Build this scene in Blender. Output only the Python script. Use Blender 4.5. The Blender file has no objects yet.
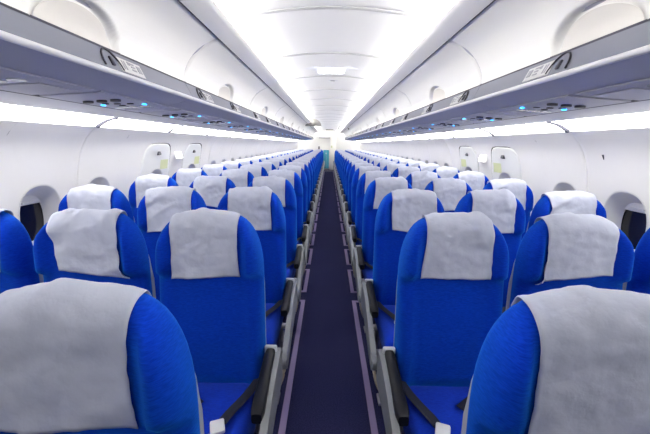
import bpy, bmesh, math, random
import numpy as np
from mathutils import Vector, Matrix, noise

random.seed(7)
scene = bpy.context.scene
COL = scene.collection
PI = math.pi

# ------------------------------------------------------------------ layout constants (metres)
Y_BACK = 20.3          # far end of the cabin
Y_FRONT = -1.22         # cabin end behind the camera, set close to dim the seat fronts
H_CAM = 1.483
ROW0, PITCH, ROWS = 0.612, 0.779, 24
SEAT_X = (0.52, 1.025, 1.53)
BIN0, BIN_L = 0.43, 1.636
ORD = ['first', 'second', 'third', 'fourth', 'fifth', 'sixth', 'seventh', 'eighth', 'ninth', 'tenth', 'eleventh',
       'twelfth', 'thirteenth', 'fourteenth', 'fifteenth', 'sixteenth', 'seventeenth', 'eighteenth', 'nineteenth',
       'twentieth', 'twenty-first', 'twenty-second', 'twenty-third', 'twenty-fourth', 'twenty-fifth', 'twenty-sixth',
       'twenty-seventh', 'twenty-eighth', 'twenty-ninth', 'thirtieth', 'thirty-first', 'thirty-second', 'thirty-third',
       'thirty-fourth', 'thirty-fifth', 'thirty-sixth', 'thirty-seventh', 'thirty-eighth']
SIDE = {-1: 'left', 1: 'right'}

# ------------------------------------------------------------------ materials
def mat(name, col, rough=0.5, metal=0.0, spec=0.5, emit=None, strength=0.0, sheen=0.0, sheen_tint=None):
    m = bpy.data.materials.new(name); m.use_nodes = True
    b = m.node_tree.nodes['Principled BSDF']
    b.inputs['Base Color'].default_value = (*col, 1)
    b.inputs['Roughness'].default_value = rough
    b.inputs['Metallic'].default_value = metal
    b.inputs['Specular IOR Level'].default_value = spec
    if sheen:
        b.inputs['Sheen Weight'].default_value = sheen
        b.inputs['Sheen Roughness'].default_value = 0.6
        if sheen_tint: b.inputs['Sheen Tint'].default_value = (*sheen_tint, 1)
    if emit:
        b.inputs['Emission Color'].default_value = (*emit, 1)
        b.inputs['Emission Strength'].default_value = strength
    return m

def textured(m, col_a, col_b, scale, stretch=(1, 1, 1), lo=0.35, hi=0.65, bump=0.0, bump_dist=0.002, detail=3.0):
    nt = m.node_tree; b = nt.nodes['Principled BSDF']
    tc = nt.nodes.new('ShaderNodeTexCoord'); mp = nt.nodes.new('ShaderNodeMapping')
    mp.inputs['Scale'].default_value = stretch
    nz = nt.nodes.new('ShaderNodeTexNoise'); nz.inputs['Scale'].default_value = scale; nz.inputs['Detail'].default_value = detail
    cr = nt.nodes.new('ShaderNodeValToRGB')
    cr.color_ramp.elements[0].position = lo; cr.color_ramp.elements[0].color = (*col_a, 1)
    cr.color_ramp.elements[1].position = hi; cr.color_ramp.elements[1].color = (*col_b, 1)
    nt.links.new(tc.outputs['Object'], mp.inputs['Vector']); nt.links.new(mp.outputs['Vector'], nz.inputs['Vector'])
    nt.links.new(nz.outputs['Fac'], cr.inputs['Fac']); nt.links.new(cr.outputs['Color'], b.inputs['Base Color'])
    if bump:
        bp = nt.nodes.new('ShaderNodeBump'); bp.inputs['Strength'].default_value = bump; bp.inputs['Distance'].default_value = bump_dist
        nt.links.new(nz.outputs['Fac'], bp.inputs['Height']); nt.links.new(bp.outputs['Normal'], b.inputs['Normal'])
    return m

M = {}
M['fabric'] = textured(mat('blue_fabric', (0.005, 0.08, 0.6), 0.85, spec=0.05, sheen=0.4, sheen_tint=(0.03, 0.45, 1.0)),
                       (0.0010, 0.014, 0.30), (0.0025, 0.029, 0.44), 50, (1.2, 1.2, 9), bump=0.2, bump_dist=0.003)
M['cushion'] = textured(mat('blue_cushion_fabric', (0.005, 0.08, 0.6), 0.85, spec=0.05, sheen=0.2, sheen_tint=(0.25, 0.5, 1.0)),
                        (0.0010, 0.014, 0.30), (0.0025, 0.029, 0.44), 50, (1.2, 9, 1.2), bump=0.2, bump_dist=0.003)
M['cover'] = textured(mat('white_nonwoven', (0.8, 0.81, 0.84), 0.9, spec=0.1), (0.50, 0.535, 0.655), (0.60, 0.625, 0.73), 9, detail=5,
                      bump=0.6, bump_dist=0.02)
M['shell'] = mat('grey_shell', (0.34, 0.35, 0.39), 0.5)
M['panel'] = mat('grey_side_plastic', (0.21, 0.225, 0.24), 0.38)
M['pad'] = mat('black_armrest_vinyl', (0.005, 0.006, 0.010), 0.45, spec=0.25)
M['cap'] = mat('silver_cap', (0.62, 0.64, 0.68), 0.35)
M['alu'] = mat('aluminium_leg', (0.30, 0.30, 0.32), 0.4, metal=0.7)
M['bar'] = mat('beige_bar', (0.50, 0.44, 0.32), 0.45)
M['strap'] = mat('dark_webbing', (0.008, 0.010, 0.025), 0.8)
M['buckle'] = mat('pale_buckle', (0.82, 0.82, 0.80), 0.35)
M['carpet'] = textured(mat('navy_carpet', (0.013, 0.011, 0.036), 0.95, spec=0.05), (0.012, 0.013, 0.044), (0.030, 0.032, 0.098), 160, bump=0.4)
M['strip'] = mat('floor_path_lilac', (0.27, 0.21, 0.38), 0.5)
M['bin'] = mat('bin_white', (0.92, 0.92, 0.90), 0.38, spec=0.4)
M['bin_recess'] = mat('bin_recess_taupe', (0.70, 0.68, 0.65), 0.5)
M['ledge'] = mat('ledge_grey', (0.19, 0.20, 0.25), 0.45)
M['lip'] = mat('lip_white', (0.88, 0.88, 0.90), 0.3)
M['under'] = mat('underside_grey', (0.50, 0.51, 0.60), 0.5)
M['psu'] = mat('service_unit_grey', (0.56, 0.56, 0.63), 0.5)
M['seal'] = mat('dark_seal', (0.05, 0.05, 0.075), 0.6)  # seals and joints, also the shade strip under the bin doors
M['dark'] = mat('dark_plastic', (0.03, 0.03, 0.045), 0.5)
M['placard'] = mat('placard_white', (0.62, 0.62, 0.63), 0.5)
M['print'] = mat('grey_print', (0.33, 0.34, 0.38), 0.5)
M['blue_led'] = mat('blue_led', (0.02, 0.2, 0.6), 0.4, emit=(0.03, 0.38, 1.0), strength=3.0)
M['lens'] = mat('reading_lens', (0.55, 0.58, 0.65), 0.2)
M['wall'] = textured(mat('sidewall_white', (0.80, 0.80, 0.81), 0.5, spec=0.3), (0.83, 0.82, 0.80), (0.86, 0.85, 0.83), 2.0)
M['ceil'] = mat('ceiling_white', (0.66, 0.67, 0.69), 0.5, spec=0.3)
M['joint'] = mat('ceiling_joint_grey', (0.40, 0.41, 0.425), 0.6)
M['trim'] = mat('trim_white', (0.92, 0.915, 0.90), 0.45)
M['bezel'] = mat('window_bezel', (0.74, 0.74, 0.73), 0.45)
M['shade'] = mat('window_shade', (0.80, 0.80, 0.80), 0.5)
M['glass'] = mat('dark_window_glass', (0.012, 0.012, 0.016), 0.12)
M['light'] = mat('side_light_diffuser', (0.9, 0.9, 0.9), 0.4, emit=(1.0, 0.975, 0.93), strength=7.6)
M['tube'] = mat('cove_tube', (0.9, 0.9, 0.9), 0.4, emit=(1.0, 0.955, 0.89), strength=68.0)
M['lamp'] = mat('ceiling_lamp_lens', (0.9, 0.9, 0.95), 0.3, emit=(0.93, 0.94, 1.0), strength=3.5)
M['lamp_frame'] = mat('ceiling_lamp_frame', (0.60, 0.62, 0.68), 0.4)
M['exit_sign'] = mat('white_lit_sign', (0.9, 0.9, 0.9), 0.4, emit=(1, 1, 1), strength=1.2)
M['door'] = mat('exit_door_white', (0.80, 0.81, 0.79), 0.5)
M['yellow'] = mat('pale_yellow_green', (0.66, 0.70, 0.40), 0.6)
M['teal'] = textured(mat('teal_front', (0.05, 0.34, 0.48), 0.5), (0.04, 0.30, 0.46), (0.10, 0.44, 0.55), 3, (4, 1, 0.3))
M['galley'] = mat('galley_white', (0.84, 0.84, 0.83), 0.5)
M['bulkhead'] = mat('bulkhead_blue_grey', (0.06, 0.07, 0.11), 0.7)  # kept dark so little light returns onto the seat fronts
M['galley_grey'] = mat('galley_grey', (0.36, 0.36, 0.38), 0.5)
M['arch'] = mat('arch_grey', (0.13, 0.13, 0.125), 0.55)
M['pink'] = mat('faint_pink', (0.72, 0.6, 0.64), 0.5)

# ------------------------------------------------------------------ helpers
def finish(bm, name, material, smooth=True):
    bmesh.ops.recalc_face_normals(bm, faces=bm.faces)
    me = bpy.data.meshes.new(name)
    bm.to_mesh(me); bm.free()
    if smooth:
        for p in me.polygons: p.use_smooth = True
    me.materials.append(material)
    return me

def sharp(me, ang=35):
    try: me.set_sharp_from_angle(angle=math.radians(ang))
    except Exception: pass
    return me

def link(name, me, parent=None, loc=(0, 0, 0)):
    o = bpy.data.objects.new(name, me); COL.objects.link(o)
    o.location = loc
    if parent is not None: o.parent = parent
    return o

def tag(o, label=None, cat=None, group=None, kind=None):
    if label: o['label'] = label
    if cat: o['category'] = cat
    if group: o['group'] = group
    if kind: o['kind'] = kind
    return o

def empty(name, loc=(0, 0, 0)):
    o = bpy.data.objects.new(name, None); COL.objects.link(o); o.location = loc; o.empty_display_size = 0.1
    return o

def copy_tree(o, parent=None, loc=None):
    c = o.copy(); COL.objects.link(c)
    if parent is not None: c.parent = parent
    if loc is not None: c.location = loc
    for ch in list(o.children): copy_tree(ch, c)
    return c

def add_grid(bm, pts, close_u=False, close_v=False):
    """pts[i][j] -> quads"""
    V = [[bm.verts.new(p) for p in row] for row in pts]
    n, m = len(V), len(V[0])
    for i in range(n if close_u else n - 1):
        for j in range(m if close_v else m - 1):
            a, b, c, d = V[i][j], V[(i + 1) % n][j], V[(i + 1) % n][(j + 1) % m], V[i][(j + 1) % m]
            try: bm.faces.new((a, b, c, d))
            except ValueError: pass
    return V

def add_box(bm, c, size, rot=None, bevel=0.0, seg=2):
    r = bmesh.ops.create_cube(bm, size=1.0)
    vs = r['verts']
    mtx = Matrix.Translation(c) @ (rot.to_4x4() if rot else Matrix.Identity(4)) @ Matrix.Diagonal((*size, 1))
    bmesh.ops.transform(bm, matrix=mtx, verts=vs)
    if bevel:
        es = list({e for v in vs for e in v.link_edges})
        bmesh.ops.bevel(bm, geom=es, offset=bevel, segments=seg, affect='EDGES', profile=0.5)

def box_mesh(name, c, size, material, rot=None, bevel=0.0, seg=2):
    bm = bmesh.new(); add_box(bm, c, size, rot, bevel, seg)
    return sharp(finish(bm, name, material))

def add_tube(bm, path, r, n=10, flat=None, cap=True):
    """sweep a circle (or an ellipse flat=(rx, rz)) along path"""
    P = [Vector(p) for p in path]; rings = []
    up0 = Vector((0, 0, 1))
    for i, p in enumerate(P):
        t = (P[min(i + 1, len(P) - 1)] - P[max(i - 1, 0)]).normalized()
        up = up0 if abs(t.z) < 0.95 else Vector((1, 0, 0))
        s = t.cross(up).normalized(); u = s.cross(t).normalized()
        rx, rz = flat if flat else (r, r)
        rings.append([p + s * rx * math.cos(2 * PI * k / n) + u * rz * math.sin(2 * PI * k / n) for k in range(n)])
    V = add_grid(bm, rings, close_v=True)
    if cap:
        bm.faces.new(V[0]); bm.faces.new(list(reversed(V[-1])))

def add_prism_x(bm, outline, x0, x1):
    """outline of (y, z) extruded from x0 to x1"""
    a = [bm.verts.new((x0, y, z)) for y, z in outline]; b = [bm.verts.new((x1, y, z)) for y, z in outline]
    n = len(a)
    for i in range(n): bm.faces.new((a[i], a[(i + 1) % n], b[(i + 1) % n], b[i]))
    bm.faces.new(a); bm.faces.new(list(reversed(b)))

def add_prism_y(bm, outline, y0, y1):
    """outline of (x, z) extruded from y0 to y1"""
    a = [bm.verts.new((x, y0, z)) for x, z in outline]; b = [bm.verts.new((x, y1, z)) for x, z in outline]
    n = len(a)
    for i in range(n): bm.faces.new((a[i], a[(i + 1) % n], b[(i + 1) % n], b[i]))
    bm.faces.new(a); bm.faces.new(list(reversed(b)))

def spline(pts, n=8):
    """Catmull-Rom through 2-D/3-D points"""
    P = [np.array(p, float) for p in pts]; P = [2 * P[0] - P[1]] + P + [2 * P[-1] - P[-2]]
    out = []
    for i in range(1, len(P) - 2):
        for k in range(n):
            t = k / n
            a, b, c, d = P[i - 1], P[i], P[i + 1], P[i + 2]
            out.append(tuple(0.5 * (2 * b + (c - a) * t + (2 * a - 5 * b + 4 * c - d) * t * t + (3 * b - a - 3 * c + d) * t ** 3)))
    out.append(tuple(P[-2]))
    return out

def sm(a, b, x):
    t = min(1, max(0, (x - a) / (b - a))); return t * t * (3 - 2 * t)

# ------------------------------------------------------------------ the seat
Z0, HB, WB = 0.42, 0.777, 0.227        # back cushion: foot height, height, half width
RECL = 0.035

def back_top(x):
    u = min(1.0, abs(x) / WB); h0 = HB - 0.26
    return h0 + (HB - h0) * max(0.0, 1 - u ** 3.8) ** (1 / 2.1)

def back_front(x, h):
    u = min(1.0, abs(x) / WB)
    edge = max(0.0, 1 - u ** 8) ** 0.5
    wing = 0.046 * sm(0.62, 0.80, u) * sm(HB - 0.270, HB - 0.248, h) * (1 - 0.4 * sm(HB - 0.12, HB, h))
    bolster = 0.022 * sm(0.62, 0.85, u) * (1 - sm(HB - 0.42, HB - 0.27, h))
    pillow = 0.012 * sm(HB - 0.32, HB - 0.22, h) * (1 - u * u)
    lumbar = 0.012 * math.exp(-((h - 0.2) / 0.14) ** 2)
    return (0.058 + wing + bolster + pillow + lumbar) * (0.12 + 0.88 * edge)

def back_rear(x, h):
    u = min(1.0, abs(x) / WB)
    return (0.05 - 0.015 * h / HB) * (0.12 + 0.88 * max(0.0, 1 - u ** 6) ** 0.5)

def back_point(x, h, side, off=0.0):
    """side -1 front, +1 rear"""
    hx = back_top(x); rr = 0.075
    r = 1.0
    if h > hx - rr: r = max(0.0, 1 - ((h - hx + rr) / rr) ** 2.3) ** (1 / 2.3)
    y = (-back_front(x, h) if side < 0 else back_rear(x, h)) * r
    return Vector((x, y + RECL * h, Z0 + h))

def backrest_mesh():
    bm = bmesh.new(); nx = 30; rows = []
    fr = [0, .08, .16, .24, .32, .40, .46, .52, .57, .61, .635, .655, .675, .70, .73, .76, .80, .84, .88, .91, .94, .962, .98, .991, .997, 1.0]
    for i in range(nx + 1):
        x = WB * math.sin((i / nx * 2 - 1) * PI / 2)
        hx = back_top(x)
        row = [back_point(x, hx * a, -1) for a in fr] + [back_point(x, hx * a, 1) for a in reversed(fr[:-1])]
        rows.append(row)
    V = add_grid(bm, rows, close_v=True)
    bm.faces.new(V[0]); bm.faces.new(list(reversed(V[-1])))
    bmesh.ops.remove_doubles(bm, verts=bm.verts, dist=0.0004)
    return finish(bm, 'backrest', M['fabric'])

def cover_mesh(seed, lean=0.0):
    """thin cloth laid over the top of the back: up the front, over, down behind"""
    rnd = random.Random(seed)
    half = 0.136 + rnd.uniform(-.004, .006); low = 0.250 + rnd.uniform(-.010, .012)
    skew = rnd.choice((-.016, -.006, 0, .004, .012, .018)); shift = rnd.uniform(-.008, .008)
    nx, nf, nr = 30, 40, 14
    def P(u, t):
        # t in [0,1] front bottom -> top ; t in [1,2] top -> rear bottom
        if t <= 1:
            d = 1 - t; tt = d ** 1.35 if d < 1 else 1
            lo = low + skew * u
            w = half * (1 + 0.06 * tt + 0.02 * math.sin(5 * tt + seed))
            x = u * w + shift + (0.1 * skew + lean) * tt
            p = back_point(x, back_top(x) * (1 - tt) + (HB - .006 - lo) * tt, -1)
        else:
            d = t - 1; tt = d ** 1.35
            x = u * half + shift
            p = back_point(x, back_top(x) - 0.16 * tt, 1)
        return p
    ts = [k / nf for k in range(nf)] + [1 + k / nr for k in range(nr + 1)]
    us = [-1 + 2 * i / nx for i in range(nx + 1)]
    base = [[P(u, t) for t in ts] for u in us]
    off = []
    for i, u in enumerate(us):
        row = []
        for j, t in enumerate(ts):
            a = base[min(i + 1, nx)][j] - base[max(i - 1, 0)][j]
            b = base[i][min(j + 1, len(ts) - 1)] - base[i][max(j - 1, 0)]
            n = a.cross(b)
            n = n.normalized() if n.length > 1e-9 else Vector((0, -1, 0))
            if t < 0.9 and n.y > 0: n = -n
            if t > 1.1 and n.y < 0: n = -n
            if 0.9 <= t <= 1.1 and n.z < 0: n = -n
            p = base[i][j]
            q = Vector((p.x * 7 + seed * 3.1, p.z * 8, seed * 1.7))
            wr = 0.0065 * noise.noise(q) + 0.0055 * noise.noise(q * 2.3) + 0.003 * noise.noise(q * 5.1) + 0.02 * max(0, noise.noise(Vector((p.x * 3 + p.z * 9 * (1 if seed % 2 else -1), p.z * 12 - p.x * 8, seed * 5.0)))) ** 1.5
            top = math.exp(-((t - 0.97) / 0.1) ** 2)
            wr += 0.011 * top * abs(noise.noise(Vector((p.x * 17, seed, 0))))
            hem = 0.002 * sm(0.1, 0.0, t) + 0.003 * sm(0.85, 1.0, abs(u))
            row.append(p + n * (0.0055 + max(-0.0038, wr) + hem))
        off.append(row)
    bm = bmesh.new()
    add_grid(bm, off)
    me = finish(bm, 'headrest_cover', M['cover'])
    # give the cloth its thickness
    bm = bmesh.new(); bm.from_mesh(me)
    bmesh.ops.solidify(bm, geom=bm.faces[:], thickness=0.0016)
    bm.to_mesh(me); bm.free()
    for p in me.polygons: p.use_smooth = True
    return me

def shell_mesh():
    bm = bmesh.new(); rows = []
    for i in range(17):
        x = 0.222 * math.sin((i / 16 * 2 - 1) * PI / 2); u = abs(x) / 0.222
        hx = back_top(x * 0.99) - 0.075
        f, r = [], []
        for k in range(13):
            h = -0.04 + (hx + 0.04) * k / 12
            yr = 0.018 + 0.046 * (0.25 + 0.75 * max(0, 1 - u ** 6) ** .5)
            taper = 1 - 0.6 * sm(hx - .12, hx, h)
            f.append(Vector((x, RECL * h + 0.012, Z0 + h)))
            r.append(Vector((x, RECL * h + 0.012 + yr * taper, Z0 + h)))
        rows.append(f + list(reversed(r)))
    V = add_grid(bm, rows, close_v=True)
    bm.faces.new(V[0]); bm.faces.new(list(reversed(V[-1])))
    return finish(bm, 'back_shell', M['shell'])

def cushion_mesh():
    bm = bmesh.new(); nx, ny = 16, 20; rows = []
    for i in range(nx + 1):
        u = math.sin((i / nx * 2 - 1) * PI / 2); x = 0.221 * u
        e = max(0, 1 - abs(u) ** 7) ** (1 / 3)
        top, bot = [], []
        for k in range(ny + 1):
            v = math.sin((k / ny * 2 - 1) * PI / 2); y = -0.265 + 0.255 * v
            ey = max(0, 1 - abs(v) ** 7) ** (1 / 3)
            zt = 0.385 + (0.062 + 0.012 * (-v)) * e * ey + 0.008 * abs(u) ** 2 * e * ey
            top.append(Vector((x, y, zt))); bot.append(Vector((x, y, 0.385 - 0.075 * e * ey)))
        rows.append(top + list(reversed(bot)))
    V = add_grid(bm, rows, close_v=True)
    bm.faces.new(V[0]); bm.faces.new(list(reversed(V[-1])))
    bmesh.ops.remove_doubles(bm, verts=bm.verts, dist=0.0003)
    return finish(bm, 'seat_cushion', M['cushion'])

def pad_mesh(x, material='pad'):
    """padded arm top sloping down towards the knees"""
    secs = []
    for k in range(13):
        t = k / 12; y = -0.035 - 0.315 * t; z = 0.592 - 0.055 * t
        e = 1.0
        if t > 0.9: e = 0.72 + 0.28 * math.sqrt(max(0, 1 - ((t - 0.9) / 0.1) ** 2))
        if t < 0.08: e = 0.85 + 0.15 * t / 0.08
        hw, hh = 0.026 * (0.9 + 0.1 * t) * e, 0.028 * e
        ring = []
        for a in range(16):
            c, s = math.cos(2 * PI * a / 16), math.sin(2 * PI * a / 16)
            ring.append(Vector((x + hw * math.copysign(abs(c) ** .45, c), y, z - 0.022 + hh * math.copysign(abs(s) ** .5, s))))
        secs.append(ring)
    bm = bmesh.new(); V = add_grid(bm, secs, close_v=True)
    bm.faces.new(V[0]); bm.faces.new(list(reversed(V[-1])))
    return sharp(finish(bm, 'armrest', M[material]), 50)

def cap_mesh(x):
    return box_mesh('end_cap', (x, -0.026, 0.572), (0.056, 0.02, 0.062), M['cap'], bevel=0.008)

def side_panel_mesh(x):
    top = spline([(-0.0, .575), (-.10, .572), (-.24, .545), (-.38, .495), (-.50, .445), (-.575, .41)], 6)
    nose = spline([(-.575, .41), (-.612, .375), (-.605, .335), (-.565, .325)], 6)
    bot = spline([(-.565, .325), (-.46, .345), (-.34, .375), (-.20, .40), (-.06, .405), (0.02, .42)], 6)
    out = top + nose[1:] + bot[1:]
    bm = bmesh.new(); add_prism_x(bm, out, x - 0.014, x + 0.014)
    es = [e for e in bm.edges if abs(e.verts[0].co.x - e.verts[1].co.x) < 1e-6]
    bmesh.ops.bevel(bm, geom=es, offset=0.006, segments=2, affect='EDGES')
    return sharp(finish(bm, 'side_panel', M['panel']), 40)

def bar_mesh(x, s):
    p = spline([(x, -.50, .335), (x, -.555, .30), (x - s * .02, -.56, .22), (x - s * .05, -.53, .15), (x - s * .085, -.46, .115)], 6)
    bm = bmesh.new(); add_tube(bm, p, 0.009, 8)
    return finish(bm, 'restraint_bar', M['bar'])

def leg_mesh(x, front):
    bm = bmesh.new()
    if front: add_tube(bm, [(x, -.40, .32), (x, -.42, .16), (x, -.42, 0.0)], .018, 10)
    else: add_tube(bm, [(x, -.12, .32), (x, -.05, .16), (x, -.03, 0.0)], .018, 10)
    add_box(bm, (x, -.42 if front else -.03, .008), (.06, .09, .016), bevel=.004)
    return sharp(finish(bm, 'leg', M['alu']))

def frame_mesh():
    bm = bmesh.new()
    for y in (-.40, -.12): add_tube(bm, [(-.2525, y, .305), (.2525, y, .305)], .019, 10)
    return finish(bm, 'seat_frame', M['alu'])

def strap_mesh(s):
    p = spline([(s * .212, -.045, .462), (s * .19, -.13, .463), (s * .165, -.20, .465), (s * .135, -.27, .467), (s * .118, -.32, .468)], 6)
    bm = bmesh.new(); add_tube(bm, p, 0, 8, flat=(.020, .003))
    q = spline([(-s * .212, -.045, .462), (-s * .17, -.10, .463), (-s * .08, -.16, .462), (s * .0, -.22, .461)], 6)
    add_tube(bm, q, 0, 8, flat=(.020, .003))
    return sharp(finish(bm, 'seat_belt', M['strap']))

def buckle_mesh(s):
    bm = bmesh.new()
    rot = Matrix.Rotation(s * 0.35, 3, 'Z')
    add_box(bm, (s * .112, -.345, .474), (.052, .062, .016), rot, .006)
    add_box(bm, (s * .103, -.382, .473), (.030, .018, .008), rot, .003)
    return sharp(finish(bm, 'buckle', M['buckle']))

BACK, SHELL, CUSH, FRAME = backrest_mesh(), shell_mesh(), cushion_mesh(), frame_mesh()
COVERS = [cover_mesh(k, ln) for k, ln in zip(range(1, 9), (0, .006, -.008, .004, .012, -.004, -.012, 0))]
LEANING = {-1: cover_mesh(21, .034), 1: cover_mesh(22, -.022)}
ME = {}
for s in (-1, 1):          # s: local direction of the aisle
    ME[s] = dict(pad=pad_mesh(s * .2565), cap=cap_mesh(s * .2565), panel=side_panel_mesh(s * .287), bar=bar_mesh(s * .280, s),
                 strap=strap_mesh(s), buckle=buckle_mesh(s), inner=pad_mesh(-s * .2525),
                 legs=[leg_mesh(s * .20, True), leg_mesh(s * .20, False)])
    bm = bmesh.new(); add_box(bm, (-s * .2525, -.06, .475), (.03, .05, .14), None, .008)
    ME[s]['post'] = sharp(finish(bm, 'armrest_post', M['panel']))

def make_seat(kind, s, lite):
    root = empty('airline_seat')
    link('backrest', BACK, root)
    c = link('headrest_cover', COVERS[0], root); c['label'] = 'white cloth headrest cover'
    link('back_shell', SHELL, root)
    link('seat_cushion', CUSH, root)
    link('seat_frame', FRAME, root)
    m = ME[s]
    for lm in m['legs']: link('leg', lm, root)
    if kind == 'aisle':
        a = link('armrest', m['pad'], root); a['label'] = 'black padded aisle armrest'
        link('end_cap', m['cap'], a)
        p = link('side_panel', m['panel'], root); p['label'] = 'grey curved aisle side panel'
        if not lite: link('restraint_bar', m['bar'], root)['label'] = 'thin beige bent bar'
    if not lite or kind != 'window':
        b = link('armrest', m['inner'], root)
        link('armrest_post', m['post'], b)
    if not lite:
        b = link('seat_belt', m['strap'], root)
        link('buckle', m['buckle'], b)['label'] = 'pale belt buckle'
    return root

protos = {}
KIND_TXT = {'aisle': 'aisle seat', 'middle': 'middle seat', 'window': 'window seat'}
rnd = random.Random(11)
for k in range(ROWS):
    y = ROW0 + PITCH * k
    for side in (-1, 1):
        for kind, x in zip(('aisle', 'middle', 'window'), SEAT_X):
            if k == 0 and kind != 'aisle': continue          # outside the photograph
            s = -side; lite = k > 9
            key = (kind, s, lite)
            loc = (side * x, y, 0)
            if key not in protos:
                protos[key] = o = make_seat(kind, s, lite); o.location = loc
            else:
                o = copy_tree(protos[key], loc=loc)
            for ch in o.children:
                if ch.name.startswith('headrest_cover'):
                    ch.data = COVERS[rnd.randrange(len(COVERS))] if not (k == 1 and kind == 'middle') else LEANING[side]
            tag(o, 'blue %s with white headrest cover, %s row from the front %s of aisle' % (KIND_TXT[kind], ORD[k], SIDE[side]), 'seat',
                'blue seats in rows %s of the aisle' % SIDE[side])

# ------------------------------------------------------------------ side walls and windows
WALLP = spline([(1.62, 0.0), (1.70, .15), (1.785, .40), (1.828, .70), (1.838, 1.0), (1.818, 1.22), (1.772, 1.40), (1.71, 1.51), (1.634, 1.583)], 10)
_wz = [p[1] for p in WALLP]; _wx = [p[0] for p in WALLP]
ZTOP = 1.583
def wallx(z): return float(np.interp(z, _wz, _wx))
WZ = 0.995                      # window centre height
NA = 56

def rect_ray(c, s, y0, y1, z0, z1, yc, zc):
    """point where the ray (c, s) from (yc, zc) leaves the rectangle"""
    ty = ((y1 - yc) / c if c > 1e-9 else (y0 - yc) / c if c < -1e-9 else 1e9)
    tz = ((z1 - zc) / s if s > 1e-9 else (z0 - zc) / s if s < -1e-9 else 1e9)
    t = min(ty, tz); return yc + c * t, zc + s * t

def angles(y0, y1, z0, z1, yc, zc):
    A = [2 * PI * k / NA for k in range(NA)]
    for yy in (y0, y1):
        for k in range(41): A.append(math.atan2(z0 + (z1 - z0) * k / 40 - zc, yy - yc) % (2 * PI))
    A.sort()
    return [a for i, a in enumerate(A) if i == 0 or a - A[i - 1] > 1e-6]

def sup(ang, a, b, n):
    c, s = math.cos(ang), math.sin(ang)
    r = 1.0 / ((abs(c) / a) ** n + (abs(s) / b) ** n) ** (1 / n)
    return c * r, s * r

def wall_section(bm, side, y0, y1, hole=None, seam0=False, seam1=False):
    g = 0.004
    if hole is None:
        zs = [ZTOP * k / 40 for k in range(41)]
        ys = [y0, y0 + g, y1 - g, y1]
        rows = [[(side * (wallx(z) + (0.007 if (seam0 and yi == 0) or (seam1 and yi == 3) else 0)), yy, z) for z in zs] for yi, yy in enumerate(ys)]
        add_grid(bm, rows); return
    yc, zc, a, b, n = hole
    A = angles(y0 + .004, y1 - .004, 0.0, ZTOP, yc, zc)
    fr = [0, .02, .05, .10, .17, .26, .38, .52, .68, .85, 1.0]
    rings = []
    for f in fr:
        ring = []
        for ang in A:
            hy, hz = sup(ang, a, b, n)
            ry, rz = rect_ray(math.cos(ang), math.sin(ang), y0 + g, y1 - g, 0, ZTOP, yc, zc)
            yy, zz = (yc + hy) * (1 - f) + ry * f, (zc + hz) * (1 - f) + rz * f
            ring.append((side * (wallx(zz)), yy, zz))
        rings.append(ring)
    add_grid(bm, rings, close_v=True)
    zs = sorted({round(r[2], 6) for r in rings[-1] if abs(r[1] - (y0 + g)) < 1e-5})
    for yy, yi, sm_ in ((y0, y0 + g, seam0), (y1, y1 - g, seam1)):
        zz = sorted({round(r[2], 6) for r in rings[-1] if abs(r[1] - yi) < 1e-5})
        add_grid(bm, [[(side * wallx(z), yi, z) for z in zz], [(side * (wallx(z) + (0.007 if sm_ else 0)), yy, z) for z in zz]])

WA, WB_, WN = 0.168, 0.220, 2.4
def window_parts(side, yc, root, drop, dx=0.0):
    """bezel rings stepping outwards to the pane; all in world coordinates relative to root at (0,0,0)"""
    bm = bmesh.new(); rings = []
    A = [2 * PI * k / NA for k in range(NA)]
    for sc, d in ((1.02, -0.004), (0.985, -0.006), (0.95, 0.000), (0.87, 0.022), (0.74, 0.062), (0.66, 0.088)):
        ring = []
        for ang in A:
            y, z = sup(ang, WA * sc, WB_ * sc, WN)
            ring.append((side * (wallx(WZ + z) + d + dx), yc + y, WZ + z))
        rings.append(ring)
    add_grid(bm, rings, close_v=True)
    link('window_frame', finish(bm, 'window_frame', M['bezel']), root)
    bm = bmesh.new()
    ring = [sup(a, WA * .69, WB_ * .69, WN) for a in A]
    V = [bm.verts.new((side * (wallx(WZ) + .091 + dx), yc + y, WZ + z)) for y, z in ring]
    W = [bm.verts.new((side * (wallx(WZ) + .097 + dx), yc + y, WZ + z)) for y, z in ring]
    bm.faces.new(V); bm.faces.new(list(reversed(W)))
    for i in range(NA): bm.faces.new((V[i], V[(i + 1) % NA], W[(i + 1) % NA], W[i]))
    link('pane', finish(bm, 'pane', M['glass'], smooth=False), root)
    # pulled-down part of the shade
    zt = WB_ * .67; zb = zt - drop
    if drop > 0:
        bm = bmesh.new(); rows = []
        for k in range(9):
            z = zb + (zt - zb) * k / 8
            u = min(1, abs(z) / (WB_ * .68)); hw = WA * .67 * max(0.02, 1 - u ** WN) ** (1 / WN)
            rows.append([(side * (wallx(WZ + z) + .079 + dx), yc - hw, WZ + z), (side * (wallx(WZ + z) + .079 + dx), yc + hw, WZ + z),
                         (side * (wallx(WZ + z) + .085 + dx), yc + hw, WZ + z), (side * (wallx(WZ + z) + .085 + dx), yc - hw, WZ + z)])
        V = add_grid(bm, rows, close_v=True); bm.faces.new(V[0]); bm.faces.new(list(reversed(V[-1])))
        sh = link('window_shade', finish(bm, 'window_shade', M['shade'], smooth=False), root)
        link('shade_handle', box_mesh('shade_handle', (side * (wallx(WZ + zb) + .070 + dx), yc, WZ + zb + .014), (.02, .12, .016), M['shade'], bevel=.004), sh)

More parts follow.
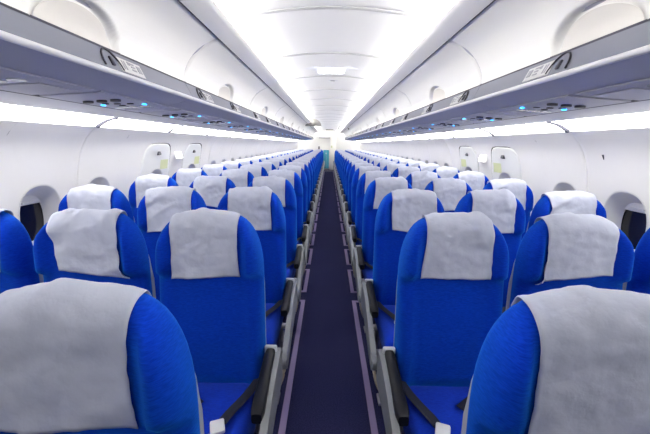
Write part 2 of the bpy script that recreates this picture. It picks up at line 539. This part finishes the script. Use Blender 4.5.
SH = -0.07                      # where the panel joints fall along the cabin
MID = .485                      # foot of the second window bay within a two-window panel
sections = []
lo = 2.5 + SH
while lo > Y_FRONT + .2: lo -= 1.09
yy = lo
while yy < 2.49 + SH:
    sections += [(yy, yy + MID, 'w', True, False), (yy + MID, yy + 1.09, 'w', False, True)]; yy += 1.09
sections += [(a + SH, b + SH, k, s0, s1) for a, b, k, s0, s1 in
             [(2.5, 2.985, 'w', True, False), (2.985, 3.26, None, False, False), (3.26, 4.02, 'e', False, False), (4.02, 4.20, None, False, False),
              (4.20, 4.96, 'e', False, False), (4.96, 5.23, None, False, True)]]
yy = 5.23 + SH
while yy < Y_BACK - .3:
    sections += [(yy, yy + MID, 'w', True, False), (yy + MID, yy + 1.09, 'w', False, True)]; yy += 1.09
def win_y(a, b, s0): return a + .2275 if s0 else a + .2825
wn, dn = 0, 0
for side in (-1, 1):
    bm = bmesh.new(); vis = 0
    for a, b, k, s0, s1 in sections:
        c = win_y(a, b, s0) if k == 'w' else (a + b) / 2
        if k == 'w': wall_section(bm, side, a, b, (c, WZ, WA, WB_, WN), s0, s1)
        elif k == 'e': wall_section(bm, side, a, b, (c, .96, .305, .515, 5), s0, s1)
        else: wall_section(bm, side, a, b, None, s0, s1)
    bmesh.ops.remove_doubles(bm, verts=bm.verts, dist=0.0002)
    tag(link('wall_' + SIDE[side], sharp(finish(bm, 'wall', M['wall']), 60)), 'curved white cabin sidewall %s of the aisle' % SIDE[side], 'wall', kind='structure')
    vis = 0
    for a, b, k, s0, s1 in sections:
        c = win_y(a, b, s0) if k == 'w' else (a + b) / 2
        if k == 'w' and c > 1.6:
            wn += 1; vis += 1
            r = empty('window_%d' % wn)
            window_parts(side, c, r, random.choice((.06, .07, .10)) if vis > 1 else .055)
            tag(r, 'oval cabin window with white surround in wall %s of the aisle, %s in view' % (SIDE[side], ORD[vis - 1]), 'window',
                'cabin windows %s of the aisle' % SIDE[side], 'structure')
        if k == 'e':
            dn += 1
            r = empty('door_%d' % dn)
            A = angles(c - .3, c + .3, .46, 1.46, c, .96)
            bm = bmesh.new(); rings = []
            for f, d in ((0, .012), (.0, .004), (.03, -.003), (.08, -.006), (.2, -.006), (.45, -.006), (.7, -.006), (.88, -.006), (1, -.006)):
                ring = []
                for ang in A:
                    hy, hz = sup(ang, .298, .508, 5); wy, wz = sup(ang, WA, WB_, WN)
                    yv, zv = hy * (1 - f) + wy * f, (.96 + hz) * (1 - f) + (WZ + wz) * f
                    ring.append((side * (wallx(zv) + d), c + yv, zv))
                rings.append(ring)
            add_grid(bm, rings, close_v=True)
            link('door_panel', finish(bm, 'door_panel', M['door']), r)
            window_parts(side, c, r, .10, -.006)
            zz = 1.37
            bm = bmesh.new(); add_box(bm, (side * (wallx(zz) - .006), c + .0, zz), (.03, .06, .035), Matrix.Rotation(side * .28, 3, 'Y'), .006)
            link('door_handle', sharp(finish(bm, 'door_handle', M['dark'])), r)['label'] = 'small dark release handle'
            bm = bmesh.new(); rows = []
            for i in range(9):
                z = 1.20 + .10 * i / 8
                rows.append([(side * (wallx(z) - .0085), c + .07 + .17 * j / 4, z) for j in range(5)])
            add_grid(bm, rows)
            link('placard', finish(bm, 'placard', M['yellow']), r)['label'] = 'pale yellow green placard'
            tag(r, 'white overwing exit panel %s of the aisle, %s of its pair' % (SIDE[side], 'nearer' if c < 4.0 else 'farther'), 'door',
                'overwing exits %s of the aisle' % SIDE[side], 'structure')
    # white lit sign between the two exits
    r = empty('exit_sign', (side * (wallx(1.335) - .012), 4.11 + SH, 1.335))
    rot = Matrix.Rotation(side * .26, 3, 'Y')
    link('sign_box', box_mesh('sign_box', (0, 0, 0), (.022, .17, .085), M['trim'], rot, .004), r)
    link('sign_face', box_mesh('sign_face', (-side * .012, 0, 0.003), (.004, .16, .075), M['exit_sign'], rot, .001), r)
    tag(r, 'small white lit sign between the two exits %s of the aisle' % SIDE[side], 'sign')

# small dark wing-position mark on the right wall
zz = 1.425
bm = bmesh.new()
v = [(0, -.014, .022), (0, .014, .022), (0, 0, -.024)]
x0 = wallx(zz)
a = [bm.verts.new((x0 - .003 - p[2] * .28, 2.26 + p[1], zz + p[2])) for p in v]; b = [bm.verts.new((x0 + .003 - p[2] * .28, 2.26 + p[1], zz + p[2])) for p in v]
bm.faces.new(a); bm.faces.new(list(reversed(b)))
for i in range(3): bm.faces.new((a[i], a[(i + 1) % 3], b[(i + 1) % 3], b[i]))
tag(link('wall_marker', finish(bm, 'wall_marker', M['dark'], smooth=False)), 'tiny dark pointed mark high on the bare white sidewall', 'marker')

# ------------------------------------------------------------------ side light panels above the windows
def strip_pts(n=6):
    out = []
    for k in range(n + 1):
        t = k / n
        x = 1.484 + (1.634 - 1.484) * t; z = 1.646 + (1.583 - 1.646) * t + 0.012 * math.sin(PI * t)
        out.append((x, z))
    return out
def light_mesh(side, L):
    bm = bmesh.new(); sp = strip_pts()
    outl = sp + [(x + .012, z + .02) for x, z in reversed(sp)]
    add_prism_y(bm, [(side * x, z) for x, z in outl], .022, L - .022)
    return sharp(finish(bm, 'diffuser', M['light']), 40)
def cap_light(side, L):
    bm = bmesh.new(); sp = strip_pts()
    outl = [(x - .004, z - .008) for x, z in sp] + [(x + .012, z + .02) for x, z in reversed(sp)]
    for y0, y1 in ((0, .022),): add_prism_y(bm, [(side * x, z) for x, z in outl], y0, y1)
    return sharp(finish(bm, 'end_cap', M['seal']), 40)
ys = [2.5 + SH + 1.09 * k for k in range(-5, 17) if Y_FRONT < 2.5 + SH + 1.09 * k < Y_BACK]
for side in (-1, 1):
    lm, cm = light_mesh(side, 1.09), cap_light(side, 1.09)
    seen = 0
    for y0 in ys:
        r = empty('side_light', (0, y0, 0))
        link('diffuser', lm, r); link('end_cap', cm, r)['label'] = 'dark joint between two light panels'
        if y0 + 1.09 > 1.2:
            tag(r, 'long white lit panel above the windows %s of the aisle, %s from the front' % (SIDE[side], ORD[seen]), 'light'); seen += 1
        else:
            tag(r, 'long white lit panel above the windows %s of the aisle, beside the camera' % SIDE[side], 'light')
        r['group'] = 'lit panels above the windows %s of the aisle' % SIDE[side]

# ------------------------------------------------------------------ overhead bins
def door_profile(n=20):
    return spline([(.842, 1.822), (.838, 1.87), (.805, 1.935), (.755, 1.99), (.69, 2.029), (.640, 2.050)], 4)
def bin_door(side):
    prof = door_profile(); L = BIN_L - .006
    ny = 120; rows = []
    cy = BIN_L * .5 - .012
    # arc length along profile
    S = [0]
    for i in range(1, len(prof)): S.append(S[-1] + math.dist(prof[i], prof[i - 1]))
    st = np.concatenate([np.linspace(0, .14, 26), np.linspace(.155, S[-1], 14)]); NS = len(st)
    px = np.interp(st, S, [p[0] for p in prof]); pz = np.interp(st, S, [p[1] for p in prof])
    for j in range(ny + 1):
        yv = .003 + L * j / ny; row = []
        for i in range(NS):
            x, z = px[i], pz[i]
            i0, i1 = max(0, i - 1), min(NS - 1, i + 1)
            tx, tz = px[i1] - px[i0], pz[i1] - pz[i0]; l = math.hypot(tx, tz)
            nx, nz = -tz / l, tx / l           # inward normal flips below
            if nx > 0: nx, nz = -nx, -nz       # towards the aisle
            rr = math.hypot((yv - cy) / .215, st[i] / .125)
            d = 0.026 * (1 - sm(.82, 1.0, rr))
            e = .010 * (sm(.018, 0, yv) + sm(L - .018 + .003, L + .003, yv)) + .004 * sm(st[-1] - .01, st[-1], st[i])
            row.append((side * (x - nx * (d + e)), yv, z - nz * (d + e)))
        rows.append(row)
    bm = bmesh.new(); add_grid(bm, rows)
    return finish(bm, 'door', M['bin'])
def bin_recess(side):
    """smooth plate at the bottom of the finger scoop"""
    prof = door_profile(); cy = BIN_L * .5 - .012
    S = [0]
    for i in range(1, len(prof)): S.append(S[-1] + math.dist(prof[i], prof[i - 1]))
    rows = []
    for a in range(25):
        th = PI * a / 24; row = []
        for k in range(7):
            r = .83 * k / 6
            yv = cy + .215 * r * math.cos(th); s = .125 * r * math.sin(th)
            x = float(np.interp(s, S, [p[0] for p in prof])); z = float(np.interp(s, S, [p[1] for p in prof]))
            row.append((side * (x + .0205), yv, z - .002))
        rows.append(row)
    bm = bmesh.new(); add_grid(bm, rows)
    bmesh.ops.remove_doubles(bm, verts=bm.verts, dist=.0005)
    return finish(bm, 'finger_recess', M['bin_recess'])
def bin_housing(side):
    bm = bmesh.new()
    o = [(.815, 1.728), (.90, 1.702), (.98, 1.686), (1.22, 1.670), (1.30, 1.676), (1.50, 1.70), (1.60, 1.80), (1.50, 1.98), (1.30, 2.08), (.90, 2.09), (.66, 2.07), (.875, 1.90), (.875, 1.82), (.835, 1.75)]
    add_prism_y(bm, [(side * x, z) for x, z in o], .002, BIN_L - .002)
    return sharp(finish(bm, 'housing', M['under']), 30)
def bin_ledge(side):
    bm = bmesh.new()
    o = [(.806, 1.740), (.846, 1.820), (.872, 1.822), (.836, 1.738)]
    add_prism_y(bm, [(side * x, z) for x, z in o], .002, BIN_L - .002)
    return sharp(finish(bm, 'handle_ledge', M['ledge']), 30)
def bin_lip(side):
    bm = bmesh.new(); add_tube(bm, [(side * .812, .001, 1.733), (side * .812, BIN_L - .001, 1.733)], .0105, 12)
    return sharp(finish(bm, 'lip_rail', M['lip']), 40)
def ledge_pt(side, t, out=0.002):
    x = .806 + .040 * t; z = 1.740 + .080 * t
    return side * (x - out * .894), z + out * .447
LEDGE_TILT = math.atan2(.040, .080)
def ledge_box(bm, side, y0, t, sy, sz, th=.003, bevel=0):
    x, z = ledge_pt(side, t, th / 2 + .0005)
    add_box(bm, (x, y0, z), (th, sy, sz), Matrix.Rotation(side * LEDGE_TILT, 3, 'Y'), bevel)
LAT = (.215, .955)
def placard_mesh(side, y0):
    bm = bmesh.new(); ledge_box(bm, side, y0 + .085, .42, .17, .058, .003)
    nb = len(bm.faces)
    for yy, w, h, t in ((.03, .006, .036, .44), (.045, .006, .036, .44), (.075, .014, .014, .6), (.10, .030, .006, .62), (.10, .026, .006, .47), (.10, .03, .006, .32), (.145, .028, .030, .45)):
        ledge_box(bm, side, y0 + yy, t, w, h, .0046)
    bm.faces.ensure_lookup_table()
    for f in bm.faces[nb:]: f.material_index = 1
    me = finish(bm, 'row_placard', M['placard'], False); me.materials.append(M['print']); return me
def latch_mesh(side, y0):
    bm = bmesh.new(); p = []
    for k in range(13):
        a = PI * k / 12
        x, z = ledge_pt(side, .12 + .80 * math.sin(a), .004)
        p.append((x, y0 - .045 - .055 * math.cos(a), z))
    add_tube(bm, p, .0035, 6)
    ledge_box(bm, side, y0 - .045, .40, .016, .034, .008, .002)
    return sharp(finish(bm, 'latch', M['dark']))
def seam_mesh(side):
    bm = bmesh.new(); p = []
    for k in range(9):
        a = PI / 2 * k / 8
        x, z = ledge_pt(side, .08 + .85 * math.sin(a), .002)
        p.append((x, .22 - .07 * math.cos(a) - .02, z))
    add_tube(bm, p, .003, 6)
    return finish(bm, 'ledge_joint', M['dark'])
for side in (-1, 1):
    r0 = empty('overhead_bin')
    link('housing', bin_housing(side), r0)
    dr = link('door', bin_door(side), r0); dr['label'] = 'white curved bin door'
    link('finger_recess', bin_recess(side), dr)
    lg = link('handle_ledge', bin_ledge(side), r0); lg['label'] = 'grey sloping ledge under the door'
    link('lip_rail', bin_lip(side), r0)['label'] = 'bright white rounded lower edge'
    for yl in LAT:
        pl = link('row_placard', placard_mesh(side, yl), r0); pl['label'] = 'pale seat row placard with small marks'
        link('latch', latch_mesh(side, yl), r0)
    link('ledge_joint', seam_mesh(side), r0)
    bm = bmesh.new(); add_prism_y(bm, [(side * x, z) for x, z in ((.843, 1.8165), (.8455, 1.8245), (.856, 1.826), (.853, 1.8165))], .002, BIN_L - .002)  # dark prism standing in for the shade beneath the door edge
    link('door_seal', finish(bm, 'door_seal', M['seal'], False), r0)['label'] = 'dark line under the bin door'  # not a real seal: stands in for the shade under the door
    first = True
    for k in range(-1, 11):
        y0 = BIN0 + BIN_L * k
        o = r0 if first else copy_tree(r0)
        first = False
        o.location = (0, y0, 0)
        n = k
        tag(o, ('white overhead bin with grey ledge above the seats %s of the aisle, %s in view' % (SIDE[side], ORD[n])) if n >= 0 else
            'white overhead bin %s of the aisle, beyond the edge of view' % SIDE[side], 'overhead bin', 'overhead bins %s of the aisle' % SIDE[side])

# bin end panels (closing the last bin) are part of the row: a rounded cheek
for side in (-1, 1):
    bm = bmesh.new()
    o = [(.80, 1.715), (.98, 1.675), (1.30, 1.66), (1.55, 1.66), (1.62, 1.80), (1.50, 2.0), (1.30, 2.1), (.62, 2.075), (.70, 2.04), (.80, 1.955), (.848, 1.87), (.848, 1.81)]
    add_prism_y(bm, [(side * x, z) for x, z in o], BIN0 + BIN_L * 11, BIN0 + BIN_L * 11 + .03)
    tag(link('bin_end_cheek', sharp(finish(bm, 'bin_end_cheek', M['bin']))), 'white end cheek closing the farthest overhead bin %s of the aisle' % SIDE[side], 'panel')

# trim between the bins' underside and the side lights, with the dark seal line
tn = 0
for side in (-1, 1):
    tn += 1
    bm = bmesh.new()
    add_prism_y(bm, [(side * x, z) for x, z in ((1.238, 1.664), (1.36, 1.658), (1.482, 1.645), (1.484, 1.660), (1.36, 1.672), (1.238, 1.676))], Y_FRONT, Y_BACK - .9)
    tag(link('trim_%d' % tn, sharp(finish(bm, 'trim', M['psu']), 30)), 'pale grey strip between service units and light panels %s of the aisle' % SIDE[side], 'trim', kind='structure')
    tn += 1
    bm = bmesh.new()
    add_prism_y(bm, [(side * x, z) for x, z in ((1.219, 1.6655), (1.239, 1.664), (1.239, 1.672), (1.219, 1.674))], Y_FRONT, Y_BACK - .9)
    tag(link('trim_%d' % tn, finish(bm, 'trim', M['seal'], False)), 'thin dark seal line along the service units %s of the aisle' % SIDE[side], 'trim', kind='structure')
    tn += 1
    bm = bmesh.new()
    add_prism_y(bm, [(side * x, z) for x, z in ((.626, 2.051), (.644, 2.051), (.644, 2.060), (.626, 2.060))], Y_FRONT, Y_BACK - .9)
    tag(link('trim_%d' % tn, finish(bm, 'trim', M['seal'], False)), 'thin dark joint line along the top of the bins %s of the aisle' % SIDE[side], 'trim', kind='structure')
    # cove lip hiding the ceiling tubes
    tn += 1
    bm = bmesh.new()
    add_prism_y(bm, [(side * x, z) for x, z in ((.630, 2.046), (.600, 2.055), (.555, 2.073), (.536, 2.082), (.529, 2.091), (.534, 2.093), (.545, 2.086), (.565, 2.081), (.61, 2.071), (.75, 2.094), (.75, 2.090), (.632, 2.055))], Y_FRONT, Y_BACK - .9)
    tag(link('trim_%d' % tn, sharp(finish(bm, 'trim', M['trim']), 30)), 'white rounded lip between ceiling and overhead bins %s of the aisle' % SIDE[side], 'trim', kind='structure')

# ------------------------------------------------------------------ passenger service units
def und(x):      # underside height at x
    return float(np.interp(x, [.815, .90, .98, 1.22], [1.728, 1.702, 1.686, 1.670]))
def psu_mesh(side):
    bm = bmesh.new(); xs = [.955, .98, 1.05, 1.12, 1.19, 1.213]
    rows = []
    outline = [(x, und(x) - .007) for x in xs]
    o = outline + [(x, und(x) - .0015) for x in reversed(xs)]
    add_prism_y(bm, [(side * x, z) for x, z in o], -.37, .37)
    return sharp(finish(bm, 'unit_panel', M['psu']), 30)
def disc(bm, side, x, y, r, th, down):
    z = und(x) - down
    pts = [(side * (x + r * math.cos(2 * PI * k / 14)), y + r * math.sin(2 * PI * k / 14)) for k in range(14)]
    a = [bm.verts.new((p[0], p[1], und(abs(p[0])) - down)) for p in pts]; b = [bm.verts.new((p[0], p[1], und(abs(p[0])) - down - th)) for p in pts]
    bm.faces.new(a); bm.faces.new(list(reversed(b)))
    for i in range(14): bm.faces.new((a[i], a[(i + 1) % 14], b[(i + 1) % 14], b[i]))
def one(fn, name, material, smooth=False):
    bm = bmesh.new(); fn(bm); return finish(bm, name, material, smooth)
for side in (-1, 1):
    r0 = empty('service_unit')
    link('unit_panel', psu_mesh(side), r0)
    for q, x in enumerate((1.02, 1.085, 1.15)):
        link('reading_light', one(lambda bm: disc(bm, side, x, .09, .026, .005, .0065), 'reading_light', M['lens']), r0)
        link('air_nozzle', one(lambda bm: disc(bm, side, x, -.17, .022, .009, .0065), 'air_nozzle', M['dark']), r0)
    for x, yv in ((.985, .02), (1.17, -.03)):
        link('indicator_light', one(lambda bm: add_box(bm, (side * x, yv, und(x) - .0095), (.015, .018, .006)), 'indicator_light', M['blue_led']), r0)['label'] = 'glowing blue indicator'
    for x, yv in ((1.03, -.03), (1.085, -.05), (1.13, -.075), (1.10, .02)):
        link('call_button', one(lambda bm: add_box(bm, (side * x, yv, und(x) - .0095), (.030, .011, .005)), 'call_button', M['dark']), r0)
    link('mask_door', one(lambda bm: add_box(bm, (side * 1.085, .25, und(1.085) - .0095), (.17, .19, .004), Matrix.Rotation(side * .067, 3, 'Y'), .001), 'mask_door', M['psu']), r0)
    first = True
    for k in [0, -1, *range(1, 22)]:
        y0 = 1.84 + PITCH * k
        if y0 > Y_BACK - 2.3: continue
        o = r0 if first else copy_tree(r0)
        first = False; o.location = (0, y0, 0)
        if k == -1:                                              # its indicators are dark in the photograph
            for ch in [c for c in o.children if c.name.startswith('indicator_light')]: bpy.data.objects.remove(ch)
        n = k + 1
        tag(o, ('%s under the bins %s of the aisle, %s in view' % ('grey service unit with blue lights' if n else 'unlit grey service unit', SIDE[side], ORD[n])) if n >= 0 else
            'grey service unit %s of the aisle, beyond the edge of view' % SIDE[side], 'service unit', 'service units %s of the aisle' % SIDE[side])

# ------------------------------------------------------------------ ceiling and its cove tubes
def ceil_z(x): return 2.245 - .110 * (abs(x) / .76) ** 2.0
bm = bmesh.new(); rows = []
cy = [Y_FRONT]
c = 2.15 - 5.0
seams = [2.15 + 1.0 * k for k in range(-5, 19) if Y_FRONT < 2.15 + k < Y_BACK - .2]
prof = []
for sy in seams:
    prof += [(sy - .02, 0), (sy - .008, .004), (sy - .003, .012), (sy + .003, .012), (sy + .008, .004), (sy + .02, 0)]
prof = [(Y_FRONT, 0)] + prof + [(Y_BACK, 0)]
xs = [-.76 + 1.52 * i / 40 for i in range(41)]
for yv, d in prof: rows.append([(x, yv, ceil_z(x) + d) for x in xs])
add_grid(bm, rows)
ceil_o = link('ceiling', sharp(finish(bm, 'ceiling', M['ceil']), 50))
tag(ceil_o, 'white arched aisle ceiling of curved panels', 'ceiling', kind='structure')
bm = bmesh.new()
add_grid(bm, [[(x, yv, ceil_z(x) - d) for x in xs] for yv, d in ((-.022, -.004), (-.018, .005), (.018, .005), (.022, -.004))])
jm = sharp(finish(bm, 'joint_strip', M['joint']), 60)
for sy in seams: link('joint_strip', jm, ceil_o, (0, sy, 0))
# outer ceiling over the bins closes the shell
for side in (-1, 1):
    tn += 1
    bm = bmesh.new()
    p = [(side * .76, 2.13), (side * 1.3, 2.16), (side * 1.62, 1.95), (side * 1.70, 1.75), (side * 1.634, 1.583)]
    add_grid(bm, [[(x, yv, z) for x, z in p] for yv in (Y_FRONT, Y_BACK)])
    tag(link('trim_%d' % tn, finish(bm, 'trim', M['wall'])), 'upper fuselage lining behind the overhead bins %s of the aisle' % SIDE[side], 'trim', kind='structure')
for side in (-1, 1):
    bm = bmesh.new(); add_tube(bm, [(0, 0, 0), (0, .96, 0)], .013, 10)
    tm = finish(bm, 'tube', M['tube'])
    for k in range(21):
        o = link('cove_tube', tm, None, (side * .668, Y_FRONT + .05 + 1.0 * k, 2.120))
        tag(o, 'fluorescent tube tucked behind the ceiling lip %s of the aisle' % SIDE[side], 'light', 'cove tubes %s of the aisle' % SIDE[side])

# ceiling lamp with its octagonal frame
r = empty('ceiling_lamp', (0, 3.72, ceil_z(0)))
bm = bmesh.new()
o = [(-.29, 0), (-.19, -.075), (.19, -.075), (.29, 0), (.19, .075), (-.19, .075)]
a = [bm.verts.new((x * .72, yv, -.020)) for x, yv in o]; b = [bm.verts.new((x, yv * 1.15, .0 - .110 * (abs(x) / .76) ** 2)) for x, yv in o]
bm.faces.new(a)
for i in range(6): bm.faces.new((a[i], a[(i + 1) % 6], b[(i + 1) % 6], b[i]))
bm.faces.new(list(reversed(b)))
link('lamp_frame', finish(bm, 'lamp_frame', M['lamp_frame'], False), r)
link('lamp_lens', box_mesh('lamp_lens', (0, 0, -.034), (.27, .10, .030), M['lamp'], bevel=.006), r)['label'] = 'bright glowing lens'
for x in (-.075, 0, .075):
    link('lens_mark', box_mesh('lens_mark', (x, -.0505, -.034), (.035, .003, .010), M['pink']), r)['label'] = 'faint pinkish mark'
tag(r, 'bright white lamp with faceted frame on the middle of the ceiling', 'lamp')
r = empty('ceiling_sensor', (.03, 4.42, ceil_z(.03)))
link('sensor_plate', box_mesh('sensor_plate', (0, 0, -.004), (.12, .05, .008), M['lamp_frame'], bevel=.003), r)
link('sensor_slot', box_mesh('sensor_slot', (-.01, -.005, -.009), (.05, .016, .006), M['dark']), r)
tag(r, 'small ceiling sensor with dark slot just beyond the bright ceiling lamp', 'sensor')

# grey arched panels hanging under the ceiling far down the cabin
def arch(side, yv, x0, x1, z0, z1, name, label, material, thick, inner=None):
    bm = bmesh.new(); xc, hw = (x0 + x1) / 2, (x1 - x0) / 2
    out = [(xc + hw * math.cos(PI * k / 20), z0 + (z1 - z0) * math.sin(PI * k / 20)) for k in range(21)]
    if inner: out += [(xc + hw * inner * math.cos(PI * k / 20), z0 + (z1 - z0) * inner * math.sin(PI * k / 20)) for k in range(20, -1, -1)]
    add_prism_y(bm, out, yv, yv + thick)
    es = [e for e in bm.edges if abs(e.verts[0].co.y - e.verts[1].co.y) < 1e-6]
    o = link(name, sharp(finish(bm, name, material), 40))
    tag(o, label, 'panel'); return o
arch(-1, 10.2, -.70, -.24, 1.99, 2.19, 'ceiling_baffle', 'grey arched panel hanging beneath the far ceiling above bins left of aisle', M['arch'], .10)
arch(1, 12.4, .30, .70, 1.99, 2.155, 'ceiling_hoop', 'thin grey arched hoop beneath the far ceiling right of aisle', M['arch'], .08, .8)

# ------------------------------------------------------------------ floor
bm = bmesh.new()
add_grid(bm, [[(x, yv, 0) for x in (-1.70, -.5, .5, 1.70)] for yv in (Y_FRONT, 5, 12, Y_BACK)])
tag(link('floor', finish(bm, 'floor', M['carpet'], False)), 'dark navy carpeted cabin floor', 'floor', kind='structure')
def bracket(side, y0, y1):
    """one lilac path strip: a long bar with a short foot outwards at each end"""
    x0, x1, x2 = .226, .262, .325
    bm = bmesh.new(); w = .034
    o = [(x0, y0), (x2, y0), (x2, y0 + w), (x1, y0 + w), (x1, y1 - w), (x2, y1 - w), (x2, y1), (x0, y1)]
    a = [bm.verts.new((side * x, yv, .0005)) for x, yv in o]; b = [bm.verts.new((side * x, yv, .004)) for x, yv in o]
    bm.faces.new(a); bm.faces.new(list(reversed(b)))
    for i in range(8): bm.faces.new((a[i], a[(i + 1) % 8], b[(i + 1) % 8], b[i]))
    return finish(bm, 'floor_path_strip', M['strip'], False)
segs = [(1.05, 3.06)] + [(3.24 + .82 * k, 3.24 + .82 * k + .65) for k in range(20)]
for side in (-1, 1):
    long_m = bracket(side, 0, segs[0][1] - segs[0][0]); short_m = bracket(side, 0, .65)
    for n, (y0, y1) in enumerate(segs):
        o = link('floor_path_strip', long_m if n == 0 else short_m, None, (0, y0, 0))
        tag(o, 'long lilac floor path strip %s of the aisle beside the front rows' % SIDE[side] if n == 0 else
            'lilac bracket floor path strip %s of the aisle, %s short one from the front' % (SIDE[side], ORD[n - 1]), 'floor strip',
            'floor path strips %s of the aisle' % SIDE[side])
tag(link('aisle_end_plate', box_mesh('aisle_end_plate', (0, 19.25, .004), (.9, .25, .008), M['galley_grey'])), 'grey threshold plate across the aisle at the galley', 'floor plate')

# ------------------------------------------------------------------ far end: partitions, galley
def shell_outline(x0, x1, n=16):
    """cross-section part of the cabin between x0 and x1"""
    top = []
    for k in range(n + 1):
        x = x0 + (x1 - x0) * k / n; ax = abs(x)
        if ax <= .76: z = ceil_z(x) - .003
        elif ax <= 1.3: z = 2.09
        elif ax < 1.62: z = 2.09 - (ax - 1.3) * .65
        else: z = 1.55
        top.append((x, z))
    return [(x0, 0), *top, (x1, 0)]
bm = bmesh.new(); add_prism_y(bm, [(x, z) for x, z in shell_outline(-1.63, -.56)], 19.45, 19.52)
tag(link('partition_panel', finish(bm, 'partition_panel', M['galley'], False)), 'white partition behind the last seats left of the aisle', 'partition', kind='structure')
bm = bmesh.new(); add_prism_y(bm, [(x, z) for x, z in shell_outline(.40, 1.63)], 19.45, 19.52)
tag(link('partition_panel', finish(bm, 'partition_panel', M['galley'], False)), 'white partition behind the last seats right of the aisle', 'partition', kind='structure')
bm = bmesh.new()
add_grid(bm, [[(x, Y_BACK, z) for z in (0, .8, 1.6, 2.3)] for x in (-1.85, 0, 1.85)])
tag(link('wall_back', finish(bm, 'wall', M['galley'], False)), 'white wall closing the far end of the cabin', 'wall', kind='structure')
bm = bmesh.new()
add_grid(bm, [[(x, Y_FRONT, z) for z in (0, .8, 1.6, 2.3)] for x in (-1.85, 0, 1.85)])
tag(link('wall_front', finish(bm, 'wall', M['bulkhead'], False)), 'dark blue grey bulkhead behind the camera', 'wall', kind='structure')  # unseen end wall, brought close and darkened to dim the headrest covers
# galley header with grey stripe
r = empty('galley_header', (-.27, 20.1, 1.80))
link('header_box', box_mesh('header_box', (0, 0, .13), (.66, .30, .14), M['galley'], bevel=.01), r)
link('header_strip', box_mesh('header_strip', (0, -.152, .02), (.64, .02, .075), M['galley_grey'], bevel=.003), r)
link('header_backing', box_mesh('header_backing', (0, .06, .02), (.64, .2, .08), M['galley']), r)
tag(r, 'white galley header with dark grey strip over the teal trolley', 'header')
r = empty('galley_trolley', (-.16, 20.02, 0))
link('trolley_body', box_mesh('trolley_body', (0, .05, .62), (.34, .40, 1.08), M['galley'], bevel=.01), r)
for x in (-.084, .084):
    d_ = link('trolley_door', box_mesh('trolley_door', (x, -.158, .62), (.16, .02, 1.04), M['teal'], bevel=.005), r)
    link('door_latch', box_mesh('door_latch', (x * .3, -.172, .95), (.02, .012, .08), M['cap'], bevel=.003), d_)
for x in (-.13, .13):
    for yv in (-.1, .2):
        bm = bmesh.new(); add_tube(bm, [(x - .012, yv, .04), (x + .012, yv, .04)], .04, 12)
        add_box(bm, (x, yv, .072), (.03, .04, .03))
        link('caster', sharp(finish(bm, 'caster', M['dark'])), r)
tag(r, 'narrow teal galley trolley standing at the far end of the aisle', 'trolley')
r = empty('galley_door', (.19, 20.15, 0))
link('door_leaf', box_mesh('door_leaf', (.06, 0, 1.0), (.36, .05, 2.0), M['bin'], bevel=.008), r)
link('door_sign', box_mesh('door_sign', (-.04, -.028, 1.32), (.07, .006, .12), M['yellow']), r)['label'] = 'faint yellow green sign'
link('door_knob', box_mesh('door_knob', (-.14, -.035, 1.0), (.03, .03, .09), M['cap'], bevel=.005), r)
tag(r, 'narrow bright white door beside the teal trolley at the aisle end', 'door')
r = empty('wall_phone', (-.48, 19.40, 1.22))
link('phone_cradle', box_mesh('phone_cradle', (-.08, .035, 0), (.10, .03, .26), M['galley_grey'], bevel=.008), r)
link('phone_handset', box_mesh('phone_handset', (-.08, .005, .01), (.05, .035, .20), M['dark'], bevel=.012), r)
tag(r, 'small grey handset on the partition edge beside the teal trolley', 'phone')
r = empty('ceiling_vent', (.02, 18.6, ceil_z(0)))
link('vent_plate', box_mesh('vent_plate', (0, 0, -.03), (.40, .12, .06), M['arch'], bevel=.01), r)
tag(r, 'grey plate across the ceiling just before the galley', 'vent')
r = empty('exit_lamp', (.33, 18.9, ceil_z(.33)))
link('lamp_box', box_mesh('lamp_box', (0, 0, -.05), (.20, .06, .10), M['galley_grey'], bevel=.01), r)
tag(r, 'small dark box below the ceiling end above the white door', 'box')

# ------------------------------------------------------------------ world, camera, view
w = bpy.data.worlds.new('night_outside'); scene.world = w; w.use_nodes = True
w.node_tree.nodes['Background'].inputs['Color'].default_value = (0.02, 0.02, 0.03, 1)
w.node_tree.nodes['Background'].inputs['Strength'].default_value = 0.3

cam = bpy.data.cameras.new('camera'); co = bpy.data.objects.new('camera', cam); COL.objects.link(co)
cam.sensor_fit = 'HORIZONTAL'; cam.sensor_width = 36.0; cam.lens = 341 / 650 * 36; cam.clip_start = 0.02; cam.clip_end = 100
yaw, pitch, roll = math.radians(0.5), math.radians(12.1), math.radians(0.6)
co.matrix_world = Matrix.Translation((-.016, 0, H_CAM)) @ Matrix.Rotation(yaw, 4, 'Z') @ Matrix.Rotation(PI / 2 - pitch, 4, 'X') @ Matrix.Rotation(roll, 4, 'Z')
scene.camera = co

scene.view_settings.view_transform = 'Standard'; scene.view_settings.look = 'None'
scene.view_settings.gamma = 1.0; scene.view_settings.exposure = 0.62
scene.view_settings.use_curve_mapping = False
scene.cycles.use_denoising = True
scene.cycles.max_bounces = 10; scene.cycles.diffuse_bounces = 7; scene.cycles.glossy_bounces = 3
scene.cycles.sample_clamp_indirect = 8.0
